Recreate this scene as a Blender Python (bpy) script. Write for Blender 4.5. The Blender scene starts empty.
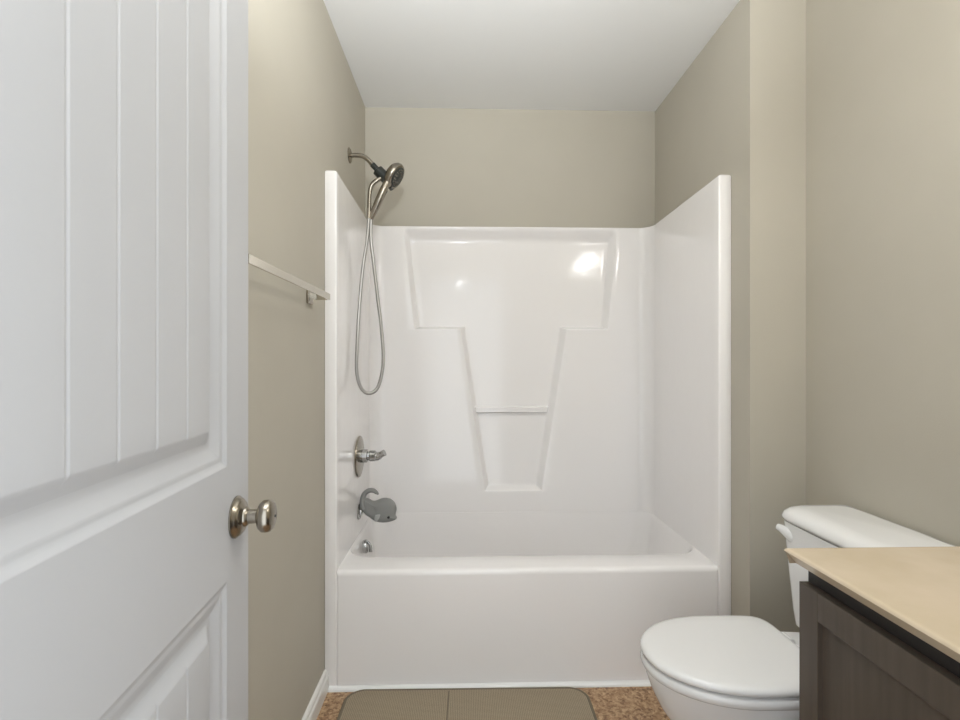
import bpy, bmesh, math, random
import numpy as np
from mathutils import Vector, Matrix

scene = bpy.context.scene
COL = scene.collection

# ------------------------------------------------------------ camera
cam_d = bpy.data.cameras.new('camera')
cam_d.sensor_fit = 'HORIZONTAL'; cam_d.sensor_width = 36.0
cam_d.lens = 522.2 / 960 * 36.0
cam_d.shift_y = 0.0012
cam_d.clip_start = 0.02
cam = bpy.data.objects.new('camera', cam_d); COL.objects.link(cam)
cam.location = (0.5166, -2.7332, 1.2114)
cam.rotation_euler = (math.pi/2, 0, -0.0295)
scene.camera = cam

# ------------------------------------------------------------ world, lights, exposure
world = bpy.data.worlds.new('world'); scene.world = world; world.use_nodes = True
bg = world.node_tree.nodes['Background']
bg.inputs[0].default_value = (0.88, 0.94, 1.0, 1); bg.inputs[1].default_value = 2.4

# the photographer's flash, pointed up so that it bounces off the ceiling
sl = bpy.data.lights.new('bounce_flash', 'SPOT'); sl.energy = 145; sl.color = (0.92, 0.96, 1.0)
sl.spot_size = math.radians(130); sl.spot_blend = 1.0; sl.shadow_soft_size = 0.03
so = bpy.data.objects.new('bounce_flash', sl); COL.objects.link(so)
so.location = (0.473, -2.30, 1.95); so.rotation_euler = (math.radians(180-35), 0, 0)
GLOBE_STRENGTH = 29.0
FILL_STRENGTH = 13.0

vs = scene.view_settings
scene.display_settings.display_device = 'sRGB'
vs.view_transform = 'Standard'; vs.look = 'None'; vs.gamma = 1.0
vs.use_curve_mapping = False
vs.exposure = 0.03

# ------------------------------------------------------------ materials
def srgb(r, g, b):
    f = lambda c: (c/255/12.92) if c/255 <= 0.04045 else ((c/255+0.055)/1.055)**2.4
    return (f(r), f(g), f(b), 1)

def mat(name, color, rough=0.5, metal=0.0, spec=0.5, noise=None, bump=None, coat=0.0, emis=None):
    m = bpy.data.materials.new(name); m.use_nodes = True
    nt = m.node_tree; b = nt.nodes['Principled BSDF']
    b.inputs['Base Color'].default_value = color
    b.inputs['Roughness'].default_value = rough
    b.inputs['Metallic'].default_value = metal
    b.inputs['Specular IOR Level'].default_value = spec
    b.inputs['Coat Weight'].default_value = coat
    b.inputs['Coat Roughness'].default_value = 0.05
    tc = nt.nodes.new('ShaderNodeTexCoord')
    if noise:
        sc, c2, det = noise
        n = nt.nodes.new('ShaderNodeTexNoise'); n.inputs['Scale'].default_value = sc
        n.inputs['Detail'].default_value = det
        mx = nt.nodes.new('ShaderNodeMix'); mx.data_type = 'RGBA'
        mx.inputs[6].default_value = color; mx.inputs[7].default_value = c2
        rr = nt.nodes.new('ShaderNodeMapRange')
        rr.inputs[1].default_value = 0.35; rr.inputs[2].default_value = 0.65
        nt.links.new(tc.outputs['Object'], n.inputs['Vector'])
        nt.links.new(n.outputs[0], rr.inputs[0]); nt.links.new(rr.outputs[0], mx.inputs[0])
        nt.links.new(mx.outputs[2], b.inputs['Base Color'])
    if bump:
        sc, st, dist = bump
        n = nt.nodes.new('ShaderNodeTexNoise'); n.inputs['Scale'].default_value = sc
        n.inputs['Detail'].default_value = 3
        bp = nt.nodes.new('ShaderNodeBump'); bp.inputs['Strength'].default_value = st
        bp.inputs['Distance'].default_value = dist
        nt.links.new(tc.outputs['Object'], n.inputs['Vector'])
        nt.links.new(n.outputs[0], bp.inputs['Height']); nt.links.new(bp.outputs[0], b.inputs['Normal'])
    if emis:
        b.inputs['Emission Color'].default_value = emis[0]; b.inputs['Emission Strength'].default_value = emis[1]
    return m

M_WALL = mat('wall_paint', srgb(187, 181, 167), 0.6, spec=0.3, noise=(3, srgb(184, 178, 164), 3), bump=(260, 0.12, 0.002))
M_CEIL = mat('ceiling_paint', srgb(232, 232, 230), 0.8, spec=0.2, bump=(200, 0.1, 0.002))
M_TRIM = mat('trim_paint', srgb(232, 231, 226), 0.3, spec=0.4)
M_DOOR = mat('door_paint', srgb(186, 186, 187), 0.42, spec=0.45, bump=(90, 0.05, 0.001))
M_GEL = mat('gelcoat', srgb(243, 240, 238), 0.10, spec=0.5, bump=(12, 0.16, 0.004))
M_PORC = mat('porcelain', srgb(232, 231, 229), 0.09, spec=0.55)
M_SEAT = mat('seat_plastic', srgb(228, 227, 225), 0.2, spec=0.5)
M_NICK = mat('brushed_nickel', srgb(158, 151, 139), 0.25, metal=1.0)
M_CHROME = mat('polished_chrome', srgb(178, 178, 176), 0.12, metal=1.0)
M_HOSE = mat('hose_metal', srgb(165, 163, 159), 0.3, metal=0.9)
M_DARK = mat('dark_rubber', srgb(38, 42, 38), 0.4)
M_BLACK = mat('black_plastic', srgb(12, 12, 12), 0.3)
M_WHALE = mat('grey_rubber', srgb(136, 136, 133), 0.55, spec=0.35)
M_FIN = mat('light_grey_rubber', srgb(170, 170, 167), 0.55, spec=0.35)
M_TOWEL = mat('satin_nickel', srgb(198, 193, 181), 0.12, metal=1.0)
M_CAULK = mat('white_caulk', srgb(240, 240, 238), 0.35)
M_COUNTER = mat('cultured_marble', srgb(206, 189, 166), 0.22, spec=0.5, noise=(7, srgb(198, 181, 155), 5))
M_GLOBE = mat('lit_glass_globe', srgb(255, 250, 240), 0.3, emis=((1.0, 0.985, 0.965, 1), GLOBE_STRENGTH))

M_FILL = mat('fill_light_glow', srgb(255, 252, 245), 0.3, emis=((1.0, 0.99, 0.975, 1), FILL_STRENGTH))  # glow for the fill lamp added at the ceiling

def wood_mat():
    m = mat('espresso_wood', srgb(84, 76, 71), 0.4, spec=0.4)
    nt = m.node_tree; b = nt.nodes['Principled BSDF']; tc = nt.nodes['Texture Coordinate']
    mp = nt.nodes.new('ShaderNodeMapping'); mp.inputs['Scale'].default_value = (60, 60, 4)
    n = nt.nodes.new('ShaderNodeTexNoise'); n.inputs['Scale'].default_value = 1.0; n.inputs['Detail'].default_value = 6
    r = nt.nodes.new('ShaderNodeValToRGB')
    r.color_ramp.elements[0].position = 0.3; r.color_ramp.elements[0].color = srgb(70, 62, 54)
    r.color_ramp.elements[1].position = 0.7; r.color_ramp.elements[1].color = srgb(82, 72, 63)
    nt.links.new(tc.outputs['Object'], mp.inputs[0]); nt.links.new(mp.outputs[0], n.inputs['Vector'])
    nt.links.new(n.outputs[0], r.inputs[0]); nt.links.new(r.outputs[0], b.inputs['Base Color'])
    return m
M_WOOD = wood_mat()
M_GAP_SHADE = mat('wood_gap_shade', srgb(40, 35, 32), 0.6)  # darker wood, paints in the shadow of the gap under the counter

def floor_mat():
    m = mat('cork_vinyl', srgb(150, 112, 80), 0.45, spec=0.35)
    nt = m.node_tree; b = nt.nodes['Principled BSDF']; tc = nt.nodes['Texture Coordinate']
    n = nt.nodes.new('ShaderNodeTexNoise'); n.inputs['Scale'].default_value = 55; n.inputs['Detail'].default_value = 8
    n.inputs['Roughness'].default_value = 0.7
    v = nt.nodes.new('ShaderNodeTexVoronoi'); v.inputs['Scale'].default_value = 110
    mx = nt.nodes.new('ShaderNodeMath'); mx.operation = 'MULTIPLY_ADD'
    nt.links.new(v.outputs['Color'], mx.inputs[0]); mx.inputs[1].default_value = 0.35
    nt.links.new(n.outputs[0], mx.inputs[2])
    r = nt.nodes.new('ShaderNodeValToRGB')
    e = r.color_ramp.elements
    e[0].position = 0.42; e[0].color = srgb(100, 72, 50)
    e[1].position = 0.92; e[1].color = srgb(206, 176, 140)
    k = e.new(0.64); k.color = srgb(160, 126, 94)
    nt.links.new(tc.outputs['Object'], n.inputs['Vector']); nt.links.new(tc.outputs['Object'], v.inputs['Vector'])
    nt.links.new(mx.outputs[0], r.inputs[0]); nt.links.new(r.outputs[0], b.inputs['Base Color'])
    return m
M_FLOOR = floor_mat()

def mat_mat(name, c1, c2, scale):
    m = mat(name, c1, 0.85, spec=0.15)
    nt = m.node_tree; b = nt.nodes['Principled BSDF']; tc = nt.nodes['Texture Coordinate']
    mp = nt.nodes.new('ShaderNodeMapping'); mp.inputs['Rotation'].default_value = (0, 0, math.radians(45))
    mp.inputs['Scale'].default_value = (scale,)*3
    ck = nt.nodes.new('ShaderNodeTexChecker'); ck.inputs['Scale'].default_value = 1.0
    ck.inputs[1].default_value = c1; ck.inputs[2].default_value = c2
    nt.links.new(tc.outputs['Object'], mp.inputs[0]); nt.links.new(mp.outputs[0], ck.inputs[0])
    nt.links.new(ck.outputs[0], b.inputs['Base Color'])
    bp = nt.nodes.new('ShaderNodeBump'); bp.inputs['Strength'].default_value = 0.6; bp.inputs['Distance'].default_value = 0.002
    nt.links.new(ck.outputs[1], bp.inputs['Height']); nt.links.new(bp.outputs[0], b.inputs['Normal'])
    return m
M_MAT = mat_mat('mat_mesh', srgb(172, 158, 136), srgb(140, 127, 108), 230)
M_MATEDGE = mat('mat_binding', srgb(122, 112, 96), 0.85, spec=0.15)

# ------------------------------------------------------------ mesh helpers
def link(name, me, m, parent=None, smooth=True, loc=None):
    o = bpy.data.objects.new(name, me); COL.objects.link(o)
    if m is not None: me.materials.append(m)
    if smooth:
        me.polygons.foreach_set('use_smooth', [True]*len(me.polygons))
    if parent: o.parent = parent
    return o

def mesh_obj(name, verts, faces, m, parent=None, smooth=True, angle=None):
    me = bpy.data.meshes.new(name)
    me.from_pydata([tuple(map(float, v)) for v in verts], [], faces); me.update()
    bm = bmesh.new(); bm.from_mesh(me)
    bmesh.ops.recalc_face_normals(bm, faces=bm.faces); 
    if angle is not None:
        for e in bm.edges:
            if len(e.link_faces) == 2 and e.calc_face_angle(0) > math.radians(angle): e.smooth = False
    bm.to_mesh(me); bm.free()
    return link(name, me, m, parent, smooth)

def box(name, x0, x1, y0, y1, z0, z1, m, parent=None, bevel=0.0, seg=2):
    bm = bmesh.new()
    bmesh.ops.create_cube(bm, size=1)
    for v in bm.verts:
        v.co = Vector(((x0+x1)/2+v.co.x*(x1-x0), (y0+y1)/2+v.co.y*(y1-y0), (z0+z1)/2+v.co.z*(z1-z0)))
    if bevel: bmesh.ops.bevel(bm, geom=bm.edges[:], offset=bevel, segments=seg, affect='EDGES', profile=0.5)
    bmesh.ops.recalc_face_normals(bm, faces=bm.faces)
    me = bpy.data.meshes.new(name); bm.to_mesh(me); bm.free()
    o = link(name, me, m, parent, smooth=False)
    return o

def merge_boxes(name, boxes, m, parent=None, bevel=0.0):
    bm = bmesh.new()
    for (x0, x1, y0, y1, z0, z1) in boxes:
        r = bmesh.ops.create_cube(bm, size=1)
        for v in r['verts']:
            v.co = Vector(((x0+x1)/2+v.co.x*(x1-x0), (y0+y1)/2+v.co.y*(y1-y0), (z0+z1)/2+v.co.z*(z1-z0)))
        if bevel:
            es = list({e for v in r['verts'] for e in v.link_edges})
            bmesh.ops.bevel(bm, geom=es, offset=bevel, segments=2, affect='EDGES', profile=0.5)
    me = bpy.data.meshes.new(name); bm.to_mesh(me); bm.free()
    return link(name, me, m, parent, smooth=False)

def catmull(pts, n=8):
    P = [Vector(p) for p in pts]; out = []
    for i in range(len(P)-1):
        p0 = P[max(i-1, 0)]; p1 = P[i]; p2 = P[i+1]; p3 = P[min(i+2, len(P)-1)]
        for k in range(n):
            t = k/n
            out.append(0.5*((2*p1)+(p2-p0)*t+(2*p0-5*p1+4*p2-p3)*t*t+(3*p1-p0-3*p2+p3)*t**3))
    out.append(P[-1]); return out

def interp(vals, n):
    x = np.linspace(0, len(vals)-1, n); return np.interp(x, range(len(vals)), vals)

def tube(name, pts, rad, m, parent=None, sides=16, smooth_path=True, angle=40, flat=None):
    """swept tube; rad number or list; flat=(direction vector, factor) squashes it"""
    path = catmull(pts) if smooth_path else [Vector(p) for p in pts]
    n = len(path)
    R = interp(rad, n) if isinstance(rad, (list, tuple)) else [rad]*n
    V = []; F = []
    t0 = (path[1]-path[0]).normalized()
    up = Vector((0, 0, 1)) if abs(t0.z) < 0.9 else Vector((0, 1, 0))
    u = t0.cross(up).normalized()
    for i, p in enumerate(path):
        t = (path[min(i+1, n-1)]-path[max(i-1, 0)]).normalized()
        u = (u-t*u.dot(t)).normalized(); w = t.cross(u)
        for k in range(sides):
            a = 2*math.pi*k/sides
            off = (u*math.cos(a)+w*math.sin(a))*R[i]
            if flat:
                d = Vector(flat[0]).normalized(); off = off + d*off.dot(d)*(flat[1]-1)
            V.append(p+off)
    for i in range(n-1):
        for k in range(sides):
            F.append((i*sides+k, i*sides+(k+1) % sides, (i+1)*sides+(k+1) % sides, (i+1)*sides+k))
    F.append(tuple(range(sides))); F.append(tuple((n-1)*sides+k for k in range(sides)))
    return mesh_obj(name, V, F, m, parent, True, angle)

def lathe(name, prof, origin, axis, m, parent=None, sides=32, angle=40):
    """prof: list of (distance along axis, radius)"""
    o = Vector(origin); a = Vector(axis).normalized()
    up = Vector((0, 0, 1)) if abs(a.z) < 0.9 else Vector((0, 1, 0))
    u = a.cross(up).normalized(); w = a.cross(u)
    V = []; F = []
    for (h, r) in prof:
        for k in range(sides):
            t = 2*math.pi*k/sides
            V.append(o+a*h+(u*math.cos(t)+w*math.sin(t))*max(r, 1e-5))
    n = len(prof)
    for i in range(n-1):
        for k in range(sides):
            F.append((i*sides+k, i*sides+(k+1) % sides, (i+1)*sides+(k+1) % sides, (i+1)*sides+k))
    F.append(tuple(range(sides))); F.append(tuple((n-1)*sides+k for k in range(sides)))
    return mesh_obj(name, V, F, m, parent, True, angle)

def loft(name, loops, m, parent=None, cap0=True, cap1=True, angle=50):
    n = len(loops[0]); V = [p for L in loops for p in L]; F = []
    for i in range(len(loops)-1):
        for k in range(n):
            F.append((i*n+k, i*n+(k+1) % n, (i+1)*n+(k+1) % n, (i+1)*n+k))
    if cap0: F.append(tuple(range(n)))
    if cap1: F.append(tuple((len(loops)-1)*n+k for k in range(n)))
    return mesh_obj(name, V, F, m, parent, True, angle)

def rrect(x0, x1, y0, y1, r, z, k=8, s=6):
    """rounded rectangle loop with a fixed number of points"""
    if not isinstance(r, tuple): r = (r,)*4
    r0, r1, r2, r3 = r
    pts = []
    C = [(x1-r0, y1-r0, 0), (x0+r1, y1-r1, 90), (x0+r2, y0+r2, 180), (x1-r3, y0+r3, 270)]
    for ci, (cx, cy, a0) in enumerate(C):
        rr_ = r[ci]
        arc = []
        for i in range(k+1):
            a = math.radians(a0+90*i/k); arc.append((cx+rr_*math.cos(a), cy+rr_*math.sin(a), z))
        pts += arc
        nx = C[(ci+1) % 4]; a = math.radians(nx[2])
        rn = r[(ci+1) % 4]; q = (nx[0]+rn*math.cos(a), nx[1]+rn*math.sin(a), z); p = arc[-1]
        for i in range(1, s): pts.append(tuple(p[j]+(q[j]-p[j])*i/s for j in range(3)))
    return pts

def field(name, us, vsn, fn, m, parent=None, back=None, angle=None, close=True):
    """grid surface fn(u,v)->point; back: function giving a back point for border, closes the solid"""
    nu, nv = len(us), len(vsn); V = []; F = []
    for v in vsn:
        for u in us: V.append(fn(u, v))
    for j in range(nv-1):
        for i in range(nu-1):
            F.append((j*nu+i, j*nu+i+1, (j+1)*nu+i+1, (j+1)*nu+i))
    if back:
        ring = [i for i in range(nu)]+[j*nu+nu-1 for j in range(1, nv)]+[(nv-1)*nu+i for i in range(nu-2, -1, -1)]+[j*nu for j in range(nv-2, 0, -1)]
        uv = [(us[i], vsn[0]) for i in range(nu)]+[(us[-1], vsn[j]) for j in range(1, nv)]+[(us[i], vsn[-1]) for i in range(nu-2, -1, -1)]+[(us[0], vsn[j]) for j in range(nv-2, 0, -1)]
        b0 = len(V)
        for (u, v) in uv: V.append(back(u, v))
        L = len(ring)
        for k in range(L): F.append((ring[k], ring[(k+1) % L], b0+(k+1) % L, b0+k))
        if close: F.append(tuple(b0+k for k in range(L)))
    return mesh_obj(name, V, F, m, parent, True, angle)

def extrude_poly(name, prof, axis, a0, a1, m, parent=None, smooth=False):
    """prof: 2D points in the plane normal to axis ('x': (y,z), 'y': (x,z), 'z': (x,y))"""
    def P(p, a):
        return {'x': (a, p[0], p[1]), 'y': (p[0], a, p[1]), 'z': (p[0], p[1], a)}[axis]
    n = len(prof)
    V = [P(p, a0) for p in prof]+[P(p, a1) for p in prof]
    F = [(k, (k+1) % n, n+(k+1) % n, n+k) for k in range(n)]+[tuple(range(n)), tuple(range(n, 2*n))]
    return mesh_obj(name, V, F, m, parent, smooth, 35)

def thing(name, label, cat, loc, rotz=0.0):
    o = bpy.data.objects.new(name, None); COL.objects.link(o)
    o.empty_display_size = 0.05
    o['label'] = label; o['category'] = cat
    o['_base'] = 0
    del o['_base']
    ROOTS.append((o, Vector(loc), rotz))
    return o
ROOTS = []
def struct(o, label=None):
    o['kind'] = 'structure'
    if label: o['label'] = label
    return o

def settle():
    """parts are modelled in room coordinates; shift each root to the base of its thing"""
    for (o, loc, rz) in ROOTS:
        o.location = loc
        for c in list(o.children):
            c.data.transform(Matrix.Translation(-loc))
            for g in c.children: g.data.transform(Matrix.Translation(-loc))

def smoothstep(t):
    t = np.clip(t, 0, 1); return t*t*(3-2*t)

# ------------------------------------------------------------ room shell
A = 1.524            # alcove width
XR = 1.7255          # right wall
YW = -0.918          # end face of the wing wall
ZC = 2.532
YN = -2.51           # inner face of the wall with the doorway
DX0, DX1, DZ = 0.168, 0.892, 2.045

struct(box('floor', -0.12, XR+0.12, YN-0.12, 0.12, -0.10, 0.0, M_FLOOR))
struct(box('ceiling', -0.12, XR+0.12, YN-0.12, 0.12, ZC, ZC+0.1, M_CEIL))
struct(box('wall_left', -0.12, 0.0, YN-0.12, 0.12, 0, ZC, M_WALL))
struct(box('wall_back', 0, A, 0.0, 0.12, 0, ZC, M_WALL))
struct(box('wall_alcove', A, XR+0.12, YW, 0.12, 0, ZC, M_WALL))
struct(box('wall_right', XR, XR+0.12, YN-0.12, YW, 0, ZC, M_WALL))
struct(merge_boxes('wall_front', [(0, DX0, YN-0.12, YN, 0, ZC), (DX1, XR, YN-0.12, YN, 0, ZC), (DX0, DX1, YN-0.12, YN, DZ, ZC)], M_WALL))
# door casing and jamb on the room side
struct(merge_boxes('trim_2', [(DX1, DX1+0.057, YN, YN+0.015, 0, DZ+0.057), (DX0-0.057, DX0, YN, YN+0.015, 0, DZ+0.057), (DX0, DX1, YN, YN+0.015, DZ, DZ+0.057)], M_TRIM, bevel=0.003))

def base_prof(s=1):
    P = [(0, 0), (0.016, 0), (0.016, 0.040), (0.0145, 0.047), (0.011, 0.052), (0.010, 0.060), (0.007, 0.066), (0.003, 0.070), (0, 0.070)]
    return [(s*a, b*1.08) for a, b in P]
struct(extrude_poly('baseboard_left', [(p[0], p[1]) for p in base_prof()], 'y', YN, -0.7905, M_TRIM))
struct(extrude_poly('baseboard_right', [(XR-p[0], p[1]) for p in base_prof()], 'y', -1.66, YW, M_TRIM))
struct(extrude_poly('baseboard_back', [(YW-p[0], p[1]) for p in base_prof()], 'x', A, XR-0.016, M_TRIM))
struct(extrude_poly('trim_1', [(-0.790, 0), (-0.808, 0), (-0.806, 0.006), (-0.800, 0.011), (-0.790, 0.013)], 'x', 0.017, A, M_CAULK))

# ------------------------------------------------------------ one-piece tub and shower surround
tub = thing('bathtub_surround', 'glossy white one-piece bathtub with tall moulded shower walls filling the alcove', 'bathtub', (A/2, -0.4, 0))
ZR, ZS, YF = 0.434, 1.905, -0.790
XL, XI = 0.042, 1.478       # inner faces of the side panels
YB = -0.046                 # face of the back panel
RC = 0.07

L = []
OX0, OX1, OY0, OY1 = 0.0415, 1.4785, -0.7885, -0.045
L.append(rrect(OX0, OX1, OY0, OY1, 0.012, 0.0))
L.append(rrect(OX0, OX1, OY0, OY1, 0.012, 0.2))
L.append(rrect(OX0, OX1, OY0, OY1, 0.012, ZR-0.020))
for a in (20, 40, 60, 80):
    a = math.radians(a); i = 0.018*(1-math.cos(a)); h = 0.018*math.sin(a)
    L.append(rrect(OX0, OX1, OY0+i, OY1, 0.010, ZR-0.018+h))
L.append(rrect(OX0+0.001, OX1-0.001, OY0+0.022, OY1-0.0005, 0.016, ZR))
IX0, IX1, IY0, IY1 = 0.046, 1.474, -0.645, -0.0485
def basin(off, z, r):
    return rrect(IX0+max(off, -0.002)*0.9, IX1-max(off, -0.002)*1.2, IY0+off*0.9, IY1-max(off, 0)*0.2, (r-0.04, r-0.04, r, r), z)
L.append(basin(-0.012, ZR-0.0005, 0.11))
L.append(basin(-0.004, ZR-0.003, 0.11)); L.append(basin(0.002, ZR-0.010, 0.11))
L.append(basin(0.006, ZR-0.022, 0.11)); L.append(basin(0.022, 0.30, 0.12)); L.append(basin(0.045, 0.17, 0.13))
L.append(basin(0.058, 0.13, 0.14)); L.append(basin(0.082, 0.105, 0.15)); L.append(basin(0.12, 0.095, 0.13))
L.append(basin(0.20, 0.093, 0.06))
loft('tub', L, M_GEL, tub, cap0=False, angle=75)

DEP = 0.040
def edges_at(z):
    """x of the slanted sides of the moulded T-shaped niche at height z"""
    k = (max(z, 1.374)-1.374)/(1.846-1.374)
    xul = 0.258+(0.205-0.258)*k; xur = 1.262+(1.306-1.262)*k
    k = (min(max(z, 0.54), 1.374)-0.540)/(1.374-0.540)
    return xul, 0.618+(0.492-0.618)*k, 0.918+(1.048-0.918)*k, xur
def ramp(t):
    """straight draft face with small rounded ends"""
    t = min(max(t, 0.0), 1.0); r = 0.18
    if t < r: return t*t/(2*r*(1-r))
    if t > 1-r: return 1-(1-t)**2/(2*r*(1-r))
    return (t-r/2)/(1-r)
def recess(x, z):
    xul, xll, xlr, xur = edges_at(z)
    top = float(smoothstep((1.900-z)/0.065))
    up = min(ramp((x-xul)/0.028), ramp((xur-x)/0.034), ramp((z-1.374)/0.018))
    lo = min(ramp((x-xll)/0.028), ramp((xlr-x)/0.036), ramp((z-0.540)/0.026))
    d = DEP*top*max(up if z > 1.374 else 0.0, lo)
    led = min(ramp((z-0.942)/0.005), ramp((0.976-z)/0.005))
    inn = min(ramp((x-xll-0.016)/0.006), ramp((xlr-0.030-x)/0.006))
    return d*(1-0.5*led*inn)

def cluster(base, pts, w, n):
    s = set(np.round(base, 5))
    for p in pts:
        for t in np.linspace(-w, w, n): s.add(round(p+t, 5))
    s = sorted(v for v in s if base[0] <= v <= base[-1]); out = [s[0]]
    for v in s[1:]:
        if v-out[-1] > 0.0008: out.append(v)
    if out[-1] != s[-1]: out[-1] = s[-1]
    return out

# back panel: straight run between two filleted corners
def row(z):
    xul, xll, xlr, xur = edges_at(z)
    def seg(a, b, n): return [a+(b-a)*i/n for i in range(n)]
    r = seg(XL+RC, xul, 4)+seg(xul, xul+0.028, 12)+seg(xul+0.028, xll, 8)+seg(xll, xll+0.028, 12)
    r += seg(xll+0.028, xlr-0.036, 40)+seg(xlr-0.036, xlr, 14)+seg(xlr, xur-0.034, 8)+seg(xur-0.034, xur, 14)+seg(xur, XI-RC, 4)+[XI-RC]
    left = [(XL+RC+RC*math.cos(math.radians(180-90*i/12)), YB-RC+RC*math.sin(math.radians(180-90*i/12))) for i in range(12)]
    right = [(XI-RC+RC*math.cos(math.radians(90-90*i/12)), YB-RC+RC*math.sin(math.radians(90-90*i/12))) for i in range(1, 13)]
    return left+[(x, YB) for x in r]+right
NP = len(row(1.0))
zs = cluster(np.arange(0.30, ZS-0.006, 0.012), [1.383, 0.553, 0.945, 0.973, 1.888], 0.012, 22)
zs = zs+[ZS-0.006, ZS-0.003, ZS-0.0008, ZS]
edge_in = {ZS-0.003: 0.0012, ZS-0.0008: 0.003, ZS: 0.006}
rows = {z: row(z) for z in zs}
def bp(i, z):
    x, y = rows[z][i]
    e = edge_in.get(z, 0.0)
    d = recess(x, z) if abs(y-YB) < 1e-6 else 0.0
    xx = x + (-e if x < XL+RC else (e if x > XI-RC else 0))
    return (xx, min(y+d+e, -0.0015), z)
def bback(i, z):
    x, y = rows[z][i]
    if i == 0: return (0.001, -0.001 if False else YB-RC, z)
    if i == NP-1: return (A-0.001, YB-RC, z)
    return (min(max(x, 0.001), A-0.001) if 8 < i < NP-9 else (0.001 if x < 0.5 else A-0.001), -0.001, z)
field('back_panel', list(range(NP)), zs, bp, M_GEL, tub, back=bback, angle=70, close=False)

# side panels with their front flanges
def side_profile(left):
    pts = []
    xi = XL if left else XI; xo = 0.001 if left else A-0.001
    s = 1 if left else -1
    r = 0.007
    xe = xi+0.002*s
    pts.append((xo, YB-RC))
    pts.append((xo, YF+0.001)); pts.append((xo+0.002*s, YF))
    pts.append((xe-r*s, YF))
    for k in range(1, 7):
        a = math.radians(90*k/6)
        pts.append((xe-r*s+r*math.sin(a)*s, YF+r-r*math.cos(a)))
    pts.append((xi+0.001*s, YF+0.05)); pts.append((xi, YF+0.10)); pts.append((xi, YB-RC))
    return pts
for left in (True, False):
    sp = side_profile(left)
    n = len(sp); zl = [0.0, 1.0, ZS-0.008, ZS-0.003, ZS]
    V = []; F = []
    cxx = (sp[0][0]+sp[-1][0])/2
    for z in zl:
        q = 0.0 if z < ZS-0.009 else {ZS-0.008: 0, ZS-0.003: 0.0015, ZS: 0.005}[z]
        for (x, y) in sp:
            xx = x-(q if x > cxx else -q)*(1 if abs(x-cxx) > 0.015 else 0)
            V.append((xx, y+(q if y < YF+0.012 else 0), z+(0.012*min(1, (YB-RC-y)/0.6) if z > 1.5 else 0)))
    for j in range(len(zl)-1):
        for k in range(n): F.append((j*n+k, j*n+(k+1) % n, (j+1)*n+(k+1) % n, (j+1)*n+k))
    F.append(tuple(range(n))); F.append(tuple((len(zl)-1)*n+k for k in range(n)))
    mesh_obj('side_panel', V, F, M_GEL, tub, True, 50)

# overflow plate on the drain end of the tub
ov = lathe('overflow_plate', [(0, 0.028), (0.010, 0.030), (0.018, 0.028), (0.020, 0.024)], (0.064, -0.38, 0.380), (1, 0, 0.12), M_CHROME, tub)
ov['label'] = 'chrome overflow plate'
tube('lever', [(0.082, -0.38, 0.404), (0.096, -0.384, 0.386), (0.098, -0.388, 0.360)], [0.005, 0.006, 0.008], M_CHROME, ov, sides=10)

# ------------------------------------------------------------ valve
va = thing('shower_valve', 'round chrome shower valve with lever handle on the left tub wall', 'shower valve', (XL, -0.38, 0.79))
lathe('escutcheon', [(0.0005, 0.090), (0.004, 0.092), (0.008, 0.090), (0.011, 0.078), (0.013, 0.03), (0.014, 0.02)], (XL, -0.38, 0.785), (1, 0, 0), M_NICK, va, sides=48)
lathe('valve_stem', [(0.010, 0.030), (0.040, 0.030), (0.044, 0.022), (0.048, 0.021), (0.052, 0.025), (0.074, 0.024), (0.080, 0.018)], (XL, -0.38, 0.787), (1, 0, 0), M_CHROME, va)
h = tube('handle', [(0.106, -0.38, 0.785), (0.128, -0.384, 0.786), (0.144, -0.390, 0.795), (0.160, -0.394, 0.803)], [0.021, 0.019, 0.014, 0.015], M_CHROME, va, sides=14)

# ------------------------------------------------------------ spout and whale cover
sp = thing('tub_spout', 'chrome tub spout flange between the left tub wall and the grey whale cover', 'tub spout', (XL, -0.38, 0.54))
lathe('flange', [(0.0005, 0.034), (0.004, 0.035), (0.008, 0.032), (0.010, 0.024)], (XL, -0.38, 0.538), (1, 0, 0), M_CHROME, sp)
tube('spout_body', [(XL+0.006, -0.38, 0.535), (XL+0.014, -0.38, 0.534), (XL+0.018, -0.38, 0.533)], [0.024, 0.024, 0.022], M_CHROME, sp)

wh = thing('whale_spout_cover', 'grey rubber whale with curled tail covering the tub spout', 'spout cover', (0.14, -0.38, 0.52))
def w2(px, pz):    # outline measured on a 864x720 drawing of the toy, 14.4 units = 4.51 mm
    k = 0.004508/14.4
    return (0.044-0.0005+(px-202)*k, 0.5665-(pz-360)*k)
body = [(235, 300), (250, 250), (300, 262), (350, 292), (410, 305), (470, 290), (530, 268), (600, 266), (660, 283), (705, 322), (730, 370), (738, 430),
        (728, 480), (726, 525), (742, 552), (700, 578), (620, 598), (540, 602), (460, 590), (400, 560), (345, 520), (300, 492), (262, 450), (240, 380)]
bpts = [w2(*p) for p in body]
bl = catmull([(a, 0, b) for a, b in bpts+[bpts[0]]], 4)[:-1]
cxw = sum(p.x for p in bl)/len(bl); czw = sum(p.z for p in bl)/len(bl)
loops = []
for k in range(-8, 9):
    a = math.radians(k*10.9)
    f = max(math.cos(a), 0.02)**0.42
    loops.append([(cxw+(p.x-cxw)*f, -0.38+0.040*math.sin(a)*(0.75+0.25*min(1, max(0, p.x-0.05)/0.09)), czw+(p.z-czw)*f) for p in bl])
loft('body', loops, M_WHALE, wh, angle=80)
tl = [(275, 400), (262, 310), (268, 235), (300, 180), (350, 152), (405, 152), (450, 180), (482, 208)]
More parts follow.
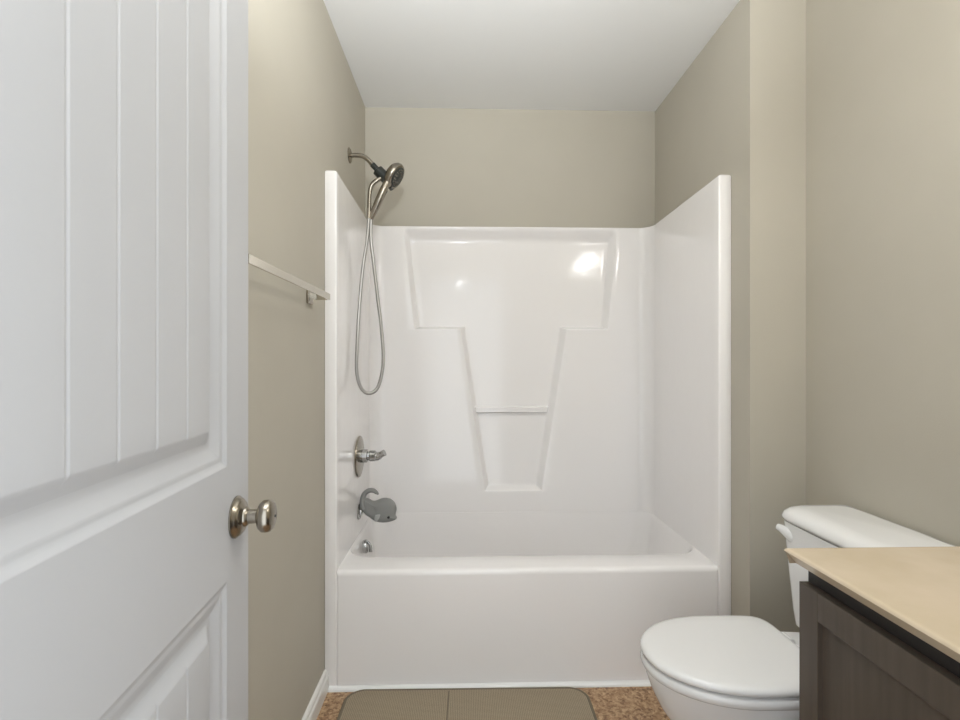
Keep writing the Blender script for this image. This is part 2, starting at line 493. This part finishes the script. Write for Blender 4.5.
tube('tail', [(w2(*p)[0], -0.38, w2(*p)[1]) for p in tl], [0.016, 0.0145, 0.0125, 0.0115, 0.0105, 0.0095, 0.0075, 0.0025], M_WHALE, wh, sides=16, flat=((0, 1, 0), 1.9))
fx, fz = w2(480, 500)
fin = loft('fin', [[(fx+dx*s, -0.38-0.041-t, fz+dz*s) for dx, dz in ((-0.010, -0.016), (0.000, -0.018), (0.010, -0.004), (0.0145, 0.010), (0.013, 0.0135), (0.002, 0.0125), (-0.007, 0.009), (-0.011, -0.003))] for s, t in ((1.0, -0.006), (1.0, 0.002), (0.75, 0.0035))], M_FIN, wh)
fin['label'] = 'lighter grey fin'
ex, ez = w2(640, 503)
eye = lathe('eye', [(-0.010, 0.0062), (0.002, 0.0062), (0.004, 0.004), (0.0045, 0.0005)], (ex, -0.38-0.0355, ez), (0.25, -1, 0), M_BLACK, wh, sides=16)
eye['label'] = 'small black eye'

# ------------------------------------------------------------ hand shower
YS = -0.38
sh = thing('hand_shower', 'brushed nickel hand shower in its bracket with looped metal hose', 'shower head', (0.0, YS, 2.13))
lathe('wall_flange', [(0.0005, 0.034), (0.004, 0.034), (0.008, 0.028), (0.012, 0.014)], (0, YS, 2.132), (1, 0, 0), M_NICK, sh)
tube('shower_arm', [(0.004, YS, 2.132), (0.035, YS, 2.133), (0.062, YS, 2.129), (0.085, YS, 2.113), (0.108, YS, 2.087), (0.118, YS, 2.075)], 0.0105, M_NICK, sh, sides=18)
br = tube('bracket', [(0.104, YS, 2.092), (0.124, YS, 2.071), (0.1241, YS, 2.0709), (0.128, YS, 2.066), (0.1281, YS, 2.0659), (0.200, YS, 1.995)], [0.013, 0.013, 0.013, 0.025, 0.025, 0.025], M_DARK, sh, smooth_path=False)
br['label'] = 'dark bracket joint'
tube('diverter_elbow', [(0.150, YS-0.008, 2.032), (0.128, YS-0.012, 2.018), (0.105, YS-0.012, 1.998), (0.094, YS-0.010, 1.965), (0.091, YS-0.008, 1.91), (0.089, YS-0.006, 1.850)], [0.009, 0.011, 0.010, 0.009, 0.009, 0.0105], M_NICK, sh)
# handset: handle and round spray head
hd = tube('handle', [(0.099, YS-0.004, 1.848), (0.112, YS-0.012, 1.875), (0.134, YS-0.025, 1.918), (0.158, YS-0.032, 1.968), (0.176, YS-0.034, 2.005), (0.192, YS-0.03, 2.035)], [0.010, 0.0145, 0.017, 0.017, 0.0145, 0.015], M_NICK, sh)
hb = tube('grip_button', [(0.158, YS-0.030, 1.945), (0.170, YS-0.032, 1.966)], [0.007, 0.007], M_DARK, hd, sides=10, smooth_path=False)
ax = Vector((0.83, -0.20, -0.52)).normalized()
hc = Vector((0.200, YS-0.012, 2.042))
lathe('spray_head', [(-0.028, 0.012), (-0.024, 0.030), (-0.014, 0.048), (0.0, 0.057), (0.012, 0.058), (0.020, 0.054), (0.022, 0.050)], hc, ax, M_NICK, sh, sides=40)
fp = lathe('spray_face', [(0.015, 0.046), (0.024, 0.046), (0.026, 0.042), (0.026, 0.020), (0.029, 0.016), (0.029, 0.001)], hc, ax, M_DARK, sh, sides=36)
fp['label'] = 'dark spray face with nozzles'
u = ax.cross(Vector((0, 0, 1))).normalized(); w = ax.cross(u)
bmn = bmesh.new()
for ring, cnt in ((0.024, 10), (0.036, 16)):
    for k in range(cnt):
        a = 2*math.pi*k/cnt
        c = hc+ax*0.027+(u*math.cos(a)+w*math.sin(a))*ring
        bmesh.ops.create_uvsphere(bmn, u_segments=8, v_segments=5, radius=0.0032, matrix=Matrix.Translation(c))
men = bpy.data.meshes.new('nozzles'); bmn.to_mesh(men); bmn.free()
link('nozzles', men, M_NICK, fp)
hose = [(0.089, YS-0.006, 1.856), (0.082, -0.392, 1.751), (0.068, -0.41, 1.632), (0.061, -0.455, 1.455), (0.06, -0.5, 1.269), (0.061, -0.51, 1.165), (0.078, -0.505, 1.098), (0.109, -0.495, 1.074), (0.145, -0.48, 1.1), (0.164, -0.46, 1.203), (0.154, -0.44, 1.347), (0.135, -0.42, 1.481), (0.113, -0.405, 1.651), (0.099, -0.392, 1.76), (0.099, YS-0.004, 1.852)]
hs = tube('hose', hose, 0.0074, M_HOSE, sh, sides=12)
hs['label'] = 'silver metal hose'

# ------------------------------------------------------------ towel bar
tb = thing('towel_bar', 'flat polished nickel towel bar on the left wall beside the door', 'towel bar', (0.0, -1.30, 1.42))
box('bar', 0.060, 0.066, -1.625, -0.966, 1.4165, 1.437, M_TOWEL, tb, bevel=0.001)
for y0, y1 in ((-0.972, -0.966), (-1.625, -1.619)):
    box('arm', 0.003, 0.063, y0, y1, 1.4165, 1.437, M_TOWEL, tb, bevel=0.0008)
    ym = (y0+y1)/2
    s = -1 if ym > -1.3 else 1
    box('wall_plate', 0.0005, 0.010, min(ym-0.006, ym+s*0.046)+0.006*0, max(ym+0.006, ym+s*0.046), 1.400, 1.447, M_NICK, tb, bevel=0.003)

# ------------------------------------------------------------ door
DW, DT = 0.711, 0.035
PH = 0.0629
px0, py0 = 0.128, -1.783
sn, cs = math.sin(PH), math.cos(PH)
NX, NY = cs, sn             # front normal, towards +x
door = bpy.data.objects.new('door_1', None); COL.objects.link(door)
door['kind'] = 'structure'; door['label'] = 'white two-panel plank door standing open against the left wall'
def dp(s, z, h): return (px0+s*sn+h*NX, py0-s*cs+h*NY, z)
PANELS = [(0.098, DW-0.098, 1.0416, 1.915), (0.098, DW-0.098, 0.235, 0.857)]
prof_t = [0, 0.0015, 0.009, 0.011, 0.017, 0.019, 0.034, 0.037, 0.0440, 0.0455, 0.064, 0.067]
prof_h = [0, -0.0008, -0.0045, -0.0048, -0.0048, -0.0055, -0.0115, -0.0125, -0.0125, -0.012, -0.0022, -0.0018]
groove_s = [0.231, 0.309, 0.387, 0.465]
def door_h(s, z):
    for (s0, s1, z0, z1) in PANELS:
        t = min(s-s0, s1-s, z-z0, z1-z)
        if t > 0:
            h = float(np.interp(t, prof_t, prof_h))
            if t > 0.055:
                for g in groove_s:
                    q = abs(s-g)
                    if q < 0.004:
                        h = min(h, -0.0018-0.0014*(0.5+0.5*math.cos(math.pi*q/0.004)))
            return h
    return 0.0
off = list(prof_t)+[0.005, 0.013, 0.024, 0.029, 0.0345, 0.040, 0.050, 0.055, 0.060, 0.0655]
ss = {0.0, DW, 0.001, DW-0.001, 0.05, DW-0.05}
for o_ in off: ss |= {0.098+o_, DW-0.098-o_}
for e_ in (-0.001,): ss |= {0.098+e_, DW-0.098-e_}
for g in groove_s:
    for q in np.linspace(-0.005, 0.005, 13): ss.add(g+q)
zz = {0.008, 2.038, 0.009, 2.037}
for (_, _, z0, z1) in PANELS:
    for o_ in off+[-0.001]: zz |= {z0+o_, z1-o_}
zz |= set(np.linspace(0.33, 0.76, 5)) | set(np.linspace(1.13, 1.82, 6))
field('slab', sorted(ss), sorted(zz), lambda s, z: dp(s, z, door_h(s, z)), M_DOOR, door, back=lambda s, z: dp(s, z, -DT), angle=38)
def knob(h0, sgn, parent):
    s, z = 0.060, 0.9495
    o = Vector(dp(s, z, h0)); a = Vector((NX*sgn, NY*sgn, 0))
    r = lathe('door_knob', [(0.0005, 0.0350), (0.003, 0.0350), (0.0045, 0.0325), (0.008, 0.031), (0.0125, 0.026), (0.016, 0.0165), (0.019, 0.0155), (0.022, 0.012),
                        (0.035, 0.0115), (0.037, 0.014), (0.040, 0.0225), (0.045, 0.0265), (0.051, 0.0270), (0.057, 0.0255), (0.061, 0.0215), (0.0635, 0.014), (0.0645, 0.004)] if sgn > 0 else
                       [(0.0005, 0.0375), (0.004, 0.0345), (0.012, 0.024), (0.016, 0.012), (0.026, 0.0115), (0.030, 0.0225), (0.036, 0.0265), (0.044, 0.0255), (0.048, 0.014)], o, a, M_NICK, parent, sides=48)
    r['label'] = 'brushed nickel round knob'
    return r
k1 = knob(0.0, 1, door)
b_ = Vector(dp(0.060, 0.9495, 0.0645)); aa = Vector((NX, NY, 0))
lathe('lock_button', [(-0.001, 0.0025), (0.001, 0.0022)], b_, aa, M_DARK, k1, sides=12)
knob(-DT, -1, door)

# ------------------------------------------------------------ bath mat
bmt = thing('bath_mat', 'grey-brown mesh bath mat with rounded corners on the floor before the tub', 'bath mat', (0.52, -1.08, 0))
def mat_loop(i, z, r=0.07):
    P = rrect(0.085+i, 0.962-i, -1.36+i, -0.811-i, max(r-i, 0.01), z, k=10)
    c, s_ = math.cos(-0.012), math.sin(-0.012)
    return [(0.52+(x-0.52)*c-(y+1.08)*s_, -1.08+(x-0.52)*s_+(y+1.08)*c, z_) for x, y, z_ in P]
loft('mat_field', [mat_loop(0.008, 0.002), mat_loop(0.008, 0.009), mat_loop(0.012, 0.010)], M_MAT, bmt)
loft('binding', [mat_loop(0.012, 0.0005), mat_loop(0.001, 0.0005), mat_loop(0, 0.004), mat_loop(0.001, 0.009), mat_loop(0.004, 0.011), mat_loop(0.009, 0.0115), mat_loop(0.011, 0.010)], M_MATEDGE, bmt, cap0=False, cap1=False)
c_, s_ = math.cos(-0.012), math.sin(-0.012)
tube('fold_crease', [(0.460, -0.830, 0.0095), (0.456, -1.08, 0.0095), (0.455, -1.34, 0.0095)], 0.0022, M_MATEDGE, bmt, sides=6)

# ------------------------------------------------------------ toilet
YT = -1.325
tw = thing('toilet', 'white round-front toilet with closed lid between the vanity and the wing wall', 'toilet', (1.36, YT, 0))
def egg(x0, x1, b, z, n=64, pf=2.0, pb=3.2, split=0.55):
    xc = x0+(x1-x0)*split; pts = []
    for i in range(n):
        a = 2*math.pi*i/n; c, s = math.cos(a), math.sin(a)
        p = pb if c > 0 else pf; A_ = (x1-xc) if c > 0 else (xc-x0)
        q = p if c > 0 else pf
        x = xc+A_*math.copysign(abs(c)**(2/q), c); y = YT+b*math.copysign(abs(s)**(2/q), s)
        pts.append((x, y, z))
    return pts
loft('bowl', [egg(1.13, 1.68, 0.110, 0.0), egg(1.125, 1.682, 0.113, 0.03), egg(1.145, 1.68, 0.103, 0.06), egg(1.145, 1.68, 0.103, 0.14), egg(1.10, 1.68, 0.125, 0.20), egg(1.052, 1.69, 0.155, 0.27),
              egg(1.028, 1.70, 0.174, 0.32), egg(1.016, 1.705, 0.182, 0.355), egg(1.015, 1.705, 0.183, 0.368), egg(1.020, 1.70, 0.180, 0.375), egg(1.06, 1.66, 0.15, 0.376)], M_PORC, tw)
def seatloop(i, z, x1=1.440):
    return egg(1.003+i, x1-i, 0.187-i, z, pf=2.05, pb=7.0, split=0.56)
loft('seat', [seatloop(0.014, 0.3755), seatloop(0.006, 0.3755), seatloop(0.0020, 0.380), seatloop(0.0005, 0.388), seatloop(0.002, 0.396), seatloop(0.006, 0.401), seatloop(0.02, 0.4025)], M_SEAT, tw)
loft('lid', [seatloop(0.018, 0.4045), seatloop(0.007, 0.4060), seatloop(0.001, 0.4110), seatloop(0.0005, 0.4180), seatloop(0.003, 0.4235), seatloop(0.009, 0.4275), seatloop(0.02, 0.4298), seatloop(0.05, 0.4310), seatloop(0.09, 0.4312)], M_SEAT, tw)
for sy in (-0.07, 0.07):
    tube('hinge', [(1.445, YT+sy-0.02, 0.408), (1.445, YT+sy+0.02, 0.408)], 0.013, M_SEAT, tw, smooth_path=False)
def tloop(x0, x1, hw, z, r=0.035): return rrect(x0, x1, YT-hw, YT+hw, r, z)
loft('tank', [tloop(1.550, 1.700, 0.185, 0.392, 0.03), tloop(1.536, 1.706, 0.196, 0.400), tloop(1.530, 1.708, 0.200, 0.45), tloop(1.518, 1.710, 0.208, 0.60), tloop(1.508, 1.712, 0.214, 0.716, 0.04)], M_PORC, tw)
loft('tank_lid', [tloop(1.518, 1.714, 0.212, 0.719, 0.04), tloop(1.504, 1.717, 0.220, 0.722, (0.02, 0.055, 0.055, 0.02)), tloop(1.500, 1.718, 0.223, 0.729, (0.02, 0.055, 0.055, 0.02)), tloop(1.500, 1.718, 0.223, 0.733, (0.02, 0.055, 0.055, 0.02)), tloop(1.505, 1.717, 0.219, 0.745, (0.02, 0.055, 0.055, 0.02)),
                  tloop(1.516, 1.715, 0.210, 0.755, (0.02, 0.055, 0.055, 0.02)), tloop(1.534, 1.712, 0.196, 0.761, (0.02, 0.055, 0.055, 0.02)), tloop(1.55, 1.70, 0.17, 0.763, 0.04)], M_PORC, tw)
fl = tube('flush_lever', [(1.532, YT+0.160, 0.675), (1.520, YT+0.163, 0.676), (1.510, YT+0.172, 0.683), (1.503, YT+0.188, 0.690), (1.496, YT+0.200, 0.694)], [0.018, 0.018, 0.014, 0.011, 0.008], M_PORC, tw, flat=((0, 0, 1), 1.15))

# ------------------------------------------------------------ vanity
VX, VY0, VY1, VZ = 1.223, YN+0.004, -1.680, 0.790
vn = thing('vanity_cabinet', 'dark espresso shaker vanity cabinet under the beige counter', 'cabinet', ((VX+XR)/2, (VY0+VY1)/2, 0))
merge_boxes('carcass', [(VX+0.018, XR-0.001, VY1-0.018, VY1, 0, VZ), (VX+0.018, XR-0.001, VY0, VY0+0.018, 0, VZ), (VX+0.06, XR-0.001, VY0+0.018, VY1-0.018, 0.09, 0.11),
                        (VX+0.06, VX+0.075, VY0+0.018, VY1-0.018, 0, 0.09), (XR-0.013, XR-0.001, VY0+0.018, VY1-0.018, 0.11, VZ)], M_WOOD, vn)
merge_boxes('face_frame', [(VX, VX+0.018, VY1-0.04, VY1, 0.09, VZ), (VX, VX+0.018, VY0, VY0+0.04, 0.09, VZ), (VX, VX+0.018, VY0+0.04, VY1-0.04, VZ-0.04, VZ), (VX, VX+0.018, VY0+0.04, VY1-0.04, 0.09, 0.13)], M_GAP_SHADE, vn)  # frame coloured dark to carry the gap's shade
DXF = 1.203
def shaker(y0, y1, z0, z1):
    w = 0.056
    f = merge_boxes('door', [(DXF, VX-0.0005, y0, y0+w, z0, z1), (DXF, VX-0.0005, y1-w, y1, z0, z1), (DXF, VX-0.0005, y0+w, y1-w, z1-w, z1), (DXF, VX-0.0005, y0+w, y1-w, z0, z0+w)], M_WOOD, vn, bevel=0.0012)
    box('inset_panel', DXF+0.010, DXF+0.016, y0+w-0.004, y1-w+0.004, z0+w-0.004, z1-w+0.004, M_WOOD, f)
ym = (VY0+VY1)/2
shaker(ym+0.003, VY1-0.001, 0.11, 0.760)
shaker(VY0+0.012, ym-0.003, 0.11, 0.760)

ct = thing('vanity_counter', 'beige cultured marble vanity top with a moulded oval basin', 'countertop', ((VX+XR)/2, (VY0+VY1)/2, VZ))
CX0, CX1, CY0, CY1, CZ = 1.187, XR-0.001, YN+0.003, -1.655, 0.820
SX, SY, SA, SB = 1.468, -2.085, 0.165, 0.225
def ctop(x, y):
    r = math.hypot((x-SX)/SA, (y-SY)/SB)
    d = 0
    if r < 1: d = 0.115*(1-r*r)**0.6*smoothstep((1-r)/0.12)+0.003*smoothstep((1-r)/0.03)
    elif r < 1.12: d = -0.0022*math.sin(math.pi*(r-1)/0.12)
    return CZ-float(d)
xs_ = list(np.linspace(CX0+0.006, CX1, 90)); ys_ = list(np.linspace(CY0, CY1-0.006, 130))
xs_ = [CX0, CX0+0.0008, CX0+0.003]+xs_; ys_ = ys_+[CY1-0.003, CY1-0.0008, CY1]
def cfn(x, y):
    z = ctop(x, y)
    ex_ = max(0, (CX0+0.006-x)/0.006); ey_ = max(0, (y-(CY1-0.006))/0.006); e_ = max(ex_, ey_)
    return (x, y, z-0.006*(1-math.sqrt(max(0, 1-e_*e_))))
def cback(x, y):
    xx = x+0.020 if x < CX0+0.004 else x; yy = y-0.010 if y > CY1-0.004 else y
    return (xx, yy, VZ+0.0005)
# basin dips below the slab, so the underside is left to the rim only
nu, nv = len(xs_), len(ys_); V = []; F = []
for y in ys_:
    for x in xs_: V.append(cfn(x, y))
for j in range(nv-1):
    for i in range(nu-1): F.append((j*nu+i, j*nu+i+1, (j+1)*nu+i+1, (j+1)*nu+i))
ring = list(range(nu))+[j*nu+nu-1 for j in range(1, nv)]+[(nv-1)*nu+i for i in range(nu-2, -1, -1)]+[j*nu for j in range(nv-2, 0, -1)]
b0 = len(V)
for k in ring:
    x, y, _ = V[k]; V.append(cback(x, y))
Ln = len(ring)
for k in range(Ln): F.append((ring[k], ring[(k+1) % Ln], b0+(k+1) % Ln, b0+k))
mesh_obj('top', V, F, M_COUNTER, ct, True, 50)
box('backsplash', XR-0.020, XR-0.001, CY0, CY1, CZ-0.002, CZ+0.09, M_COUNTER, ct, bevel=0.004)
lathe('drain', [(0, 0.022), (0.003, 0.021), (0.004, 0.012)], (SX, SY, CZ-0.118), (0, 0, 1), M_CHROME, ct)

# ------------------------------------------------------------ vanity light over the mirror wall
vl = thing('vanity_light', 'three-globe brushed nickel vanity light high on the right wall', 'wall light', (XR, -2.05, 2.12))
box('backplate', XR-0.022, XR-0.0005, -2.30, -1.80, 2.085, 2.155, M_NICK, vl, bevel=0.006)
for y in (-1.86, -2.05, -2.24):
    tube('arm', [(XR-0.02, y, 2.12), (XR-0.07, y, 2.135), (XR-0.095, y, 2.155)], 0.008, M_NICK, vl, sides=12)
    g = lathe('globe', [(-0.055, 0.012), (-0.052, 0.026), (-0.038, 0.043), (-0.015, 0.055), (0.010, 0.055), (0.034, 0.043), (0.046, 0.028), (0.050, 0.022)], (XR-0.100, y, 2.105), (0, 0, 1), M_GLOBE, vl, sides=24)
    g['label'] = 'lit frosted glass globe'

cl = thing('added_fill_light', 'unseen dome lamp added at the ceiling to brighten the room', 'added fill light', (0.85, -1.50, ZC))  # added out of view to brighten alcove and floor, no known fixture
lathe('base', [(0.0005, 0.150), (0.018, 0.150), (0.024, 0.142)], (0.85, -1.50, ZC), (0, 0, -1), M_NICK, cl, sides=40)
gd = lathe('dome', [(0.020, 0.135), (0.045, 0.128), (0.070, 0.105), (0.086, 0.070), (0.093, 0.030), (0.094, 0.004)], (0.85, -1.50, ZC), (0, 0, -1), M_FILL, cl, sides=40)
gd['label'] = 'glowing dome of the added fill lamp'

settle()
